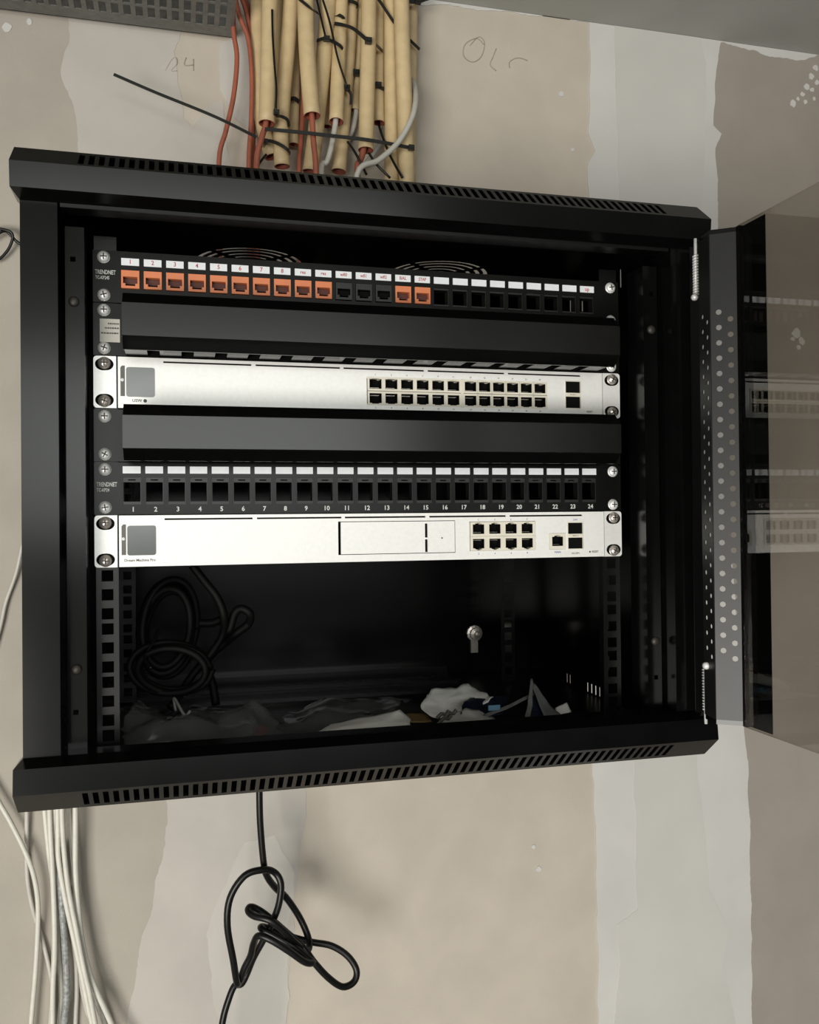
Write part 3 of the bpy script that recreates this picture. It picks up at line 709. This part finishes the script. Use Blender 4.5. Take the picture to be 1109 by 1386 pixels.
sheet('seal_edge', [[(741,980,.025),(768,974,.03)],[(729,952,.045),(745,955,.05)],[(719,924,.066),(724,924,.066)]], M_band, None, None, amp=.0008, seed=13, parent=sp)
sheet('paper_scrap', [[(755,968,.05),(774,964,.05)],[(752,958,.06),(768,951,.06)]], M_paper, 'small white paper scrap right of the standing pouch', 'paper', amp=.001, seed=14)
def cable(name, pts, r, M, label, cat='cable', group=None, n=8, step=6):
    b = B(); b.tube(spline(pts, step), r, n); return tag(b.build(name, M, None, True), label, cat, group)
def Zp(pts, ox, oy, s_, Y=None):                       # points read in an enlarged view of the photograph
    return [at(ox + p[0]*s_, oy + p[1]*s_, p[2] if len(p) > 2 else Y) for p in pts]
S6 = .2434
cable('power_cord', Zp([(450,100,.16),(520,190,.16),(590,280,.16),(628,380,.16),(625,480,.17),(560,590,.17),(450,720,.17),(380,830,.16),(330,895,.15)],150,740,S6), .0042, M_coil, 'black power cord dropping from the gateway to the cabinet floor', 'power cord')
cable('power_cord', Zp([(480,425,.18),(560,425,.18),(620,410,.18),(655,470,.17),(690,370,.17),(730,345,.17),(775,375,.17),(765,430,.18),(700,480,.18),(640,530,.19),(560,600,.19),(530,660,.19),(565,760,.19),(585,880,.19)],150,740,S6), .0044, M_coil, 'looped black power cord with bend sticking out to the right', 'power cord')
def coil(cx_, cy_, rx, ry, turns, Y, tilt, seed):
    pts = []; rnd = random.Random(seed)
    for k in range(turns*10 + 1):
        a = 2*math.pi*k/10; f = 1 + .14*math.sin(k*.37 + seed)
        x = cx_ + rx*f*math.cos(a); y = cy_ + ry*f*math.sin(a)
        pts.append(at(x + tilt*(y-cy_), y, Y + .012*math.sin(a*.5+seed) + .0045*k/10))
    return pts
cable('coiled_cable', coil(228, 850, 34, 58, 4, .16, -.1, 1), .0040, M_coil, 'black cable coil hanging in the dark left corner of the cabinet', 'cable', step=4)
cable('coiled_cable', coil(232, 905, 50, 32, 3, .11, .05, 2), .0034, M_coil, 'second black cable coil lying low behind the left plastic bag', 'cable', step=4)
cable('thin_wire', [at(205,905,.09), at(196,890,.10), at(208,868,.11), at(214,852,.12)], .0014, M_bracket, 'thin dark grey wire bent beside the hanging cable coil', 'wire')
cable('thin_wire', [at(238,962,.08), at(236,945,.08), at(250,968,.07), at(258,962,.07)], .0014, M_band, 'short grey wire end poking up among the plastic bags', 'wire')
# ================================================================ CABLES AND CONDUITS ABOVE
S = .2615
def Q(pts): return Zp(pts, 290, 0, S)
def conduit(pts, r, label):
    P_ = Q(pts); top = P_[0].copy(); top.z = CZ - .002
    if P_[0].z < CZ - .01: P_ = [top] + P_
    b = B(); b.hollow(spline(P_, 5), r, r*.84); o = b.build('conduit', [M_pipe, M_pipein], None, True)
    return tag(o, label, 'conduit', 'cream conduits coming down the wall')
conduit([(228,-40,.358),(228,250,.358),(245,600,.352),(300,812,.348)], .0098, 'cream conduit behind the leftmost one, ending just above the cabinet')
conduit([(288,-40,.318),(284,200,.318),(280,400,.316),(272,640,.312)], .0100, 'leftmost cream conduit in front, orange cable coming from its end')
conduit([(400,-40,.338),(385,200,.338),(358,480,.338),(345,700,.338),(352,862,.338)], .0100, 'cream conduit leaning left between the two orange-fed front conduits')
conduit([(330,-30,.366),(335,300,.366),(340,520,.366)], .0090, 'short cream conduit mostly hidden at the back left of the bunch')
conduit([(472,-40,.314),(478,200,.312),(492,420,.308),(507,600,.304)], .0104, 'wide cream conduit in front, second from the left with an orange cable end')
conduit([(592,-40,.336),(580,150,.336),(560,380,.338),(530,650,.340),(498,890,.342)], .0102, 'cream conduit passing behind the wide front conduit down to the left')
conduit([(418,300,.366),(417,520,.366),(412,748,.366)], .0064, 'thin short cream conduit at the back, ending left of the wide front conduit')
conduit([(658,-40,.340),(650,200,.336),(640,420,.330),(632,630,.322)], .0092, 'cream conduit with a grey cable coming from its open end')
conduit([(708,-40,.356),(696,250,.356),(672,560,.352),(645,888,.348)], .0096, 'cream conduit right behind the grey-fed one, reaching down to the cabinet')
conduit([(755,-40,.366),(742,300,.366),(728,572,.362)], .0058, 'thin cream conduit at the back with a grey cable leaving its end')
conduit([(802,-40,.318),(798,250,.316),(790,560,.314),(785,778,.310)], .0098, 'straight cream conduit in front at right with a red-orange cable end')
conduit([(856,-40,.346),(852,350,.346),(852,636,.342)], .0078, 'short cream conduit with black wires hanging from its open end')
conduit([(915,-40,.334),(916,300,.334),(918,640,.334),(918,960,.330)], .0092, 'second cream conduit from the right edge of the bunch')
conduit([(968,-40,.316),(975,250,.316),(988,600,.316),(998,980,.316)], .0102, 'rightmost front cream conduit running down past the cabinet top')
conduit([(1022,-20,.354),(1018,250,.354),(1012,600,.354),(1010,960,.354)], .0086, 'cream conduit at far right, half hidden behind the rightmost front one')
conduit([(588,300,.372),(587,500,.372),(585,655,.372)], .0060, 'thin dark-ended cream conduit far back in the middle of the bunch')
def down(pts):                                         # cables go on down through the entry in the cabinet top
    P_ = Q(pts); e = P_[-1]; ye = max(.302, min(.354, e.y)); ye = max(.308, min(.358, e.y)); xe = max(-.148, e.x if e.x < .05 else .05 + (e.x-.05)*.3); P_.append(Vector((xe, ye, .12))); P_.append(Vector((xe, ye, .02))); return P_
cable('orange_cable', down([(95,-30,.35),(100,160,.35),(118,300,.35),(100,500,.35),(60,680,.35),(25,835,.35)]), .0031, M_ocable, 'leftmost orange cable curving out from under the metal tray', group='orange cables')
cable('orange_cable', down([(105,-30,.345),(130,80,.345),(178,210,.345),(195,400,.343),(192,620,.341),(180,850,.34)]), .0031, M_ocable, 'orange cable beside the left conduits, second from the tray', group='orange cables')
cable('orange_cable', down([(135,-30,.358),(165,60,.358),(196,230,.358),(206,450,.358),(200,700,.356),(194,850,.352)]), .0028, M_ocable, 'orange cable tight against the left side of the conduits', group='orange cables')
cable('orange_cable', down([(150,-30,.374),(182,60,.374),(196,200,.374),(202,320,.374),(204,520,.374),(204,850,.368)]), .0028, M_ocable, 'short visible orange cable crossing at the tray corner', group='orange cables')
cable('orange_cable', down([(274,560,.312),(268,640,.312),(245,720,.312),(220,850,.312)]), .0036, M_ocable, 'bright orange cable hanging out of the leftmost front conduit', group='orange cables')
cable('orange_cable', down([(503,540,.3045),(507,610,.304),(515,740,.304),(527,880,.304)]), .0036, M_ocable, 'bright orange cable hanging out of the wide front conduit', group='orange cables')
cable('orange_cable', down([(470,330,.362),(458,600,.360),(448,760,.358),(440,870,.356)]), .0034, M_ocable, 'dark orange cable in the shade between the left conduits', group='orange cables')
cable('orange_cable', down([(786,700,.311),(770,790,.311),(752,840,.311),(742,890,.311)]), .0040, M_ocable, 'red-orange cable hanging out of the straight right front conduit', group='orange cables')
cable('grey_cable', down([(632,560,.323),(628,640,.322),(605,770,.322),(582,840,.324),(555,885,.326)]), .0036, M_gcable, 'grey cable hanging out of the middle conduit and bending left', group='grey cables above the cabinet')
cable('grey_cable', down([(728,520,.362),(736,575,.362),(720,660,.362),(695,720,.365),(668,800,.366),(640,890,.366)]), .0034, M_gcable, 'grey cable leaving the thin back conduit, partly hidden', group='grey cables above the cabinet')
cable('grey_cable', down([(985,330,.372),(1012,390,.362),(1036,440,.335),(1044,520,.305),(1020,620,.292),(950,740,.288),(850,830,.286),(740,902,.284)]), .0036, M_gcable, 'pale grey cable arching down from the right over the conduits', group='grey cables above the cabinet')
cable('grey_cable', down([(880,640,.362),(870,720,.362),(830,790,.362),(780,850,.362),(750,900,.362)]), .0030, M_gcable, 'grey cable low at the back behind the right conduits', group='grey cables above the cabinet')
for k, (pts, lab) in enumerate(((
    [(848,600,.342),(856,660,.340),(900,780,.318),(940,860,.305),(975,920,.300)], 'black wire hanging from the short right conduit down to the right'),
    ([(692,735,.318),(730,790,.300),(790,905,.300)], 'black wire end below the middle of the long strap'),
    ([(800,790,.300),(840,850,.298),(912,922,.298)], 'black wire crossing low in front of the right conduits'),
    ([(300,50,.306),(303,180,.306),(312,330,.304),(322,460,.302),(318,575,.302)], 'thin black tie tail lying along the leftmost front conduit'),
    ([(530,-10,.322),(555,100,.320),(580,205,.318)], 'thin black tie tail above the middle knot'),
    ([(560,-10,.312),(600,120,.312),(640,300,.314),(690,455,.316)], 'long thin black tie tail slanting across the middle conduits'),
    ([(270,800,.326),(245,830,.322),(225,860,.320)], 'short black wire end beside the lower left conduit end'))):
    P_ = Q(pts); cable('black_wire', P_, .0016 if k in (0,1,2,6) else .0014, M_rubber, lab, 'wire', 'black wires among the conduits', n=6)
def strap(pts, wd, label, knots=()):
    """flat tie strap along a path, with square heads"""
    t = thing('cable_tie', Q(pts)[0], label, 'cable tie', 'black cable ties on the conduits')
    P_ = spline(Q(pts), 6); b = B(); V = []; n = len(P_)
    for i in range(n):
        d = (P_[min(i+1,n-1)] - P_[max(i-1,0)]).normalized(); v = Vector((0,1,0)).cross(d).normalized()
        for e, y in ((-1,-.0007),(1,-.0007),(1,.0007),(-1,.0007)): V.append(P_[i] + v*e*wd/2 + Vector((0,y,0)))
    F = [(i*4+k, i*4+(k+1)%4, i*4+4+(k+1)%4, i*4+4+k) for i in range(n-1) for k in range(4)] + [(3,2,1,0), tuple((n-1)*4+k for k in range(4))]
    b.add(V, F); b.build('tie_band', M_tie, t, recalc=True)
    for kx, ky, Y, r in knots:
        c = Zp([(kx, ky, Y)], 290, 0, S)[0]; b = B()
        r *= .88; b.box(c.x-r, c.x+r, c.y-r*.9, c.y+r*.6, c.z-r*.8, c.z+r*.8); b.box(c.x-r*.6, c.x+r*.6, c.y-r*1.2, c.y-r*.9, c.z-r*.5, c.z+r*.5)
        b.build('tie_head', M_tie, t)
    return t
strap([(-520,385,.332),(-300,480,.330),(0,602,.326),(220,710,.318)], .0034, 'long loose black tie tail sticking out to the left above the cabinet')
strap([(262,668,.300),(420,682,.296),(600,702,.294),(800,725,.293),(1000,762,.297),(1036,772,.308)], .0042, 'long black strap tied straight across the lower conduits', [(1020,765,.300,.0042)])
strap([(240,760,.338),(252,735,.330),(290,730,.326),(340,748,.322),(380,775,.322),(395,795,.330)], .0040, 'black tie around the lower left conduit ends', [(262,733,.325,.0040)])
strap([(318,600,.306),(350,604,.318),(378,620,.322),(388,655,.332)], .0040, 'black tie beside the leftmost front conduit end', [(322,582,.305,.0040)])
strap([(530,212,.324),(570,200,.316),(620,218,.320),(655,240,.322),(672,268,.330)], .0040, 'black tie across the two middle conduits', [(582,202,.314,.0042)])
strap([(622,122,.326),(660,128,.322),(720,148,.310),(790,205,.302),(840,235,.320),(872,265,.334)], .0044, 'thick black tie running down right to the front right conduit', [(798,212,.301,.0046)])
strap([(628,82,.334),(645,78,.326),(668,92,.328),(672,110,.332)], .0040, 'small black tie loop high on the grey-fed conduit')
strap([(688,2,.342),(715,8,.340),(738,20,.344),(742,40,.350)], .0044, 'black tie near the ceiling in the middle of the bunch')
strap([(440,-5,.300),(490,35,.300),(540,70,.322)], .0034, 'black tie tail near the ceiling on the wide front conduit')
strap([(850,-5,.322),(890,55,.318),(932,118,.322)], .0034, 'black tie tail near the ceiling on the right conduits')
strap([(1012,205,.340),(1035,228,.335),(1064,256,.338)], .0034, 'short black tie tail at the right edge of the bunch')
strap([(718,380,.352),(735,376,.350),(752,384,.352)], .0052, 'black tie on the thin back conduit', [(735,378,.349,.0048)])
strap([(828,430,.336),(850,446,.334),(880,462,.336)], .0044, 'black tie on the short right conduit', [(850,440,.333,.0042)])
strap([(668,440,.330),(690,460,.330),(708,490,.332),(708,540,.338)], .0036, 'black tie at the end of the long slanting tail', [(686,456,.328,.0046)])
strap([(392,515,.356),(415,510,.352),(440,528,.356)], .0052, 'black tie on the thin conduit in the back left shade')
strap([(1000,4,.330),(1050,8,.330),(1110,-10,.336)], .0052, 'black tie at the ceiling on the far right conduit', [(1055,8,.328,.0044)])
# ---- perforated cable tray under the ceiling
tray = thing('cable_tray', (-.6, .30, .392), 'grey perforated metal cable tray under the ceiling at upper left', 'cable tray')
TZ = at(315, 50, .372).z; TX = at(315, 50, .372).x
b = B(); hs = []
p = .0142
x = TX - .010; k = 0
rowsY = [(.352-.026*i-.0222, .352-.026*i) for i in range(9)]
while x > -1.2:
    for y0, y1 in rowsY: hs.append((x-.0084, x, y0, y1))
    x -= p
b.plate(-1.3, TX, .115, .374, hs, lambda u, v, w: (u, v, TZ + w), .0015); b.build('tray_base', M_tray, tray)
b = B(); b.box(-1.3, TX, .3728, .3743, TZ, TZ+.05); b.box(-1.3, TX, .115, .1165, TZ, TZ+.05); b.build('tray_side', M_tray, tray)
# ================================================================ CABLES BELOW AND BESIDE
SK = 1/3.697
kn = [(372,-260,.262),(374,-60,.262),(378,120,.264),(395,320,.268),(412,390,.272),(455,450,.280),(505,495,.286),(565,580,.288),(605,660,.284),(624,725,.276),(612,765,.266),(555,725,.258),(490,660,.254),(420,610,.254),(350,592,.262),(318,565,.270),(335,545,.276),(400,580,.276),(500,665,.270),(590,745,.262),(650,825,.258),(720,900,.260),(790,945,.264),(848,920,.268),(860,860,.272),(815,790,.276),(735,740,.280),(640,722,.282),(550,700,.282),(460,670,.280),(395,645,.276),(385,655,.268),(450,690,.262),(540,740,.256),(620,805,.254),(640,825,.250),(600,820,.244),(520,765,.242),(430,710,.244),(370,690,.250),(345,730,.258),(330,790,.264),(300,850,.268),(275,915,.272),(262,925,.266),(243,810,.258),(214,640,.254),(228,500,.254),(300,390,.254),(390,360,.258),(450,372,.264),(482,430,.262),(472,530,.262),(440,620,.266),(395,710,.272),(345,800,.278),(312,880,.282),(285,930,.280),(250,940,.278),(220,1010,.276),(192,1110,.274),(175,1250,.272),(160,1600,.27)]
kp = Zp(kn, 250, 1080, SK); kp += [Vector((kp[-1].x - .01, .28, -1.2)), Vector((kp[-1].x - .012, .29, -1.86))]
cable('knotted_cable', kp, .0040, M_rubber, 'thick black cable tied in a loose knot hanging below the cabinet', 'cable', n=10, step=5)
SL = 1/4.53
def low(pts, r, M, lab):
    P_ = Zp(pts, 0, 1080, SL); e = P_[-1]; xm = at(75, 1500, .37).x; P_ += [Vector((e.x + (e.x - xm)*.45, e.y, -1.3)), Vector((e.x + (e.x - xm)*.6, e.y, -1.86))]   # down to near the floor
    return cable('grey_cable', P_, r, M, lab, 'cable', 'grey cables hanging at the lower left', n=8)
low([(-330,-620,.376),(-130,-230,.374),(-20,0,.370),(60,140,.368),(150,320,.366),(205,470,.366),(232,640,.367),(230,850,.370),(215,1100,.370),(190,1400,.370),(160,1900,.370)], .0029, M_wcable, 'leftmost pale grey cable swinging in from the left edge below the cabinet')
low([(164,-40,.376),(164,150,.376),(162,350,.378),(170,520,.378),(205,700,.379),(255,850,.3795),(310,1080,.378),(332,1250,.3800),(335,1420,.3812),(305,1900,.3815)], .0026, M_gcable, 'thin grey cable hanging straight then crossing behind the leftmost pale one')
low([(265,-40,.372),(280,150,.372),(300,340,.372),(330,560,.371),(333,760,.370),(330,1000,.371),(320,1250,.372),(310,1420,.372),(290,1900,.372)], .0030, M_wcable, 'pale grey cable at left of the hanging bunch')
low([(300,-40,.366),(308,200,.366),(320,420,.365),(332,700,.363),(335,950,.362),(325,1150,.362),(322,1420,.362),(320,1900,.362)], .0032, M_wcable, 'pale grey cable second from left in the hanging bunch')
low([(338,-40,.370),(335,200,.372),(332,420,.374),(350,640,.376),(358,900,.377),(375,1200,.377),(366,1420,.377),(375,1900,.377)], .0030, M_wcable, 'pale grey cable behind the middle of the hanging bunch')
low([(352,-40,.358),(355,200,.358),(360,380,.358),(400,620,.357),(450,850,.356),(500,1080,.356),(545,1300,.356),(570,1420,.356),(640,1900,.356)], .0031, M_wcable, 'pale grey cable running from the bunch down to the right, on top')
low([(378,-40,.352),(382,150,.352),(395,350,.352),(420,560,.352),(470,820,.351),(515,1050,.350),(550,1200,.350),(590,1420,.350),(680,1900,.350)], .0030, M_wcable, 'pale grey cable beside the topmost one, sweeping right')
low([(415,-40,.368),(430,150,.368),(448,380,.368),(465,560,.367),(480,760,.366),(520,1000,.366),(560,1160,.366),(610,1300,.366),(650,1420,.366),(760,1900,.366)], .0029, M_gcable, 'grey cable on the right side of the bunch, bending outward')
low([(462,-40,.360),(463,200,.360),(463,430,.360),(478,660,.359),(500,860,.358),(545,1060,.358),(600,1200,.358),(690,1400,.358),(900,1900,.358)], .0034, M_wcable, 'rightmost pale grey cable of the hanging bunch')
low([(378,300,.3685),(372,520,.3685),(384,720,.3685),(398,900,.3685),(408,1100,.3685),(406,1250,.3685),(394,1420,.3685),(410,1900,.366)], .0042, M_dcable, 'translucent dark grey cable in the middle of the hanging bunch')
low([(415,560,.379),(440,820,.379),(465,1000,.379),(470,1200,.379),(462,1420,.379),(450,1900,.379)], .0028, M_gcable, 'shaded grey cable deep between the middle cables')
low([(490,1000,.379),(500,1150,.3795),(530,1300,.379),(560,1420,.3785),(560,1900,.378)], .0026, M_gcable, 'shaded grey cable at the back right of the bunch')
cable('grey_cable', [at(60,690,.37), at(36,720,.372), at(22,775,.376), at(8,815,.378), at(0,850,.378), at(-20,920,.378)], .0022, M_gcable, 'single thin grey cable leaving behind the left side of the cabinet')
cable('wire_loop', [at(60,345,.372), at(27,330,.372), at(16,320,.370), at(8,313,.368), at(-2,316,.366), at(-22,330,.366), at(-24,352,.368), at(-4,352,.372), at(8,342,.372), at(15,330,.370), at(17,318,.367), at(10,312,.366), at(-8,310,.368), at(-40,318,.37)], .0019, M_rubber, 'thin black wire loop on the wall left of the cabinet', 'wire', n=6)
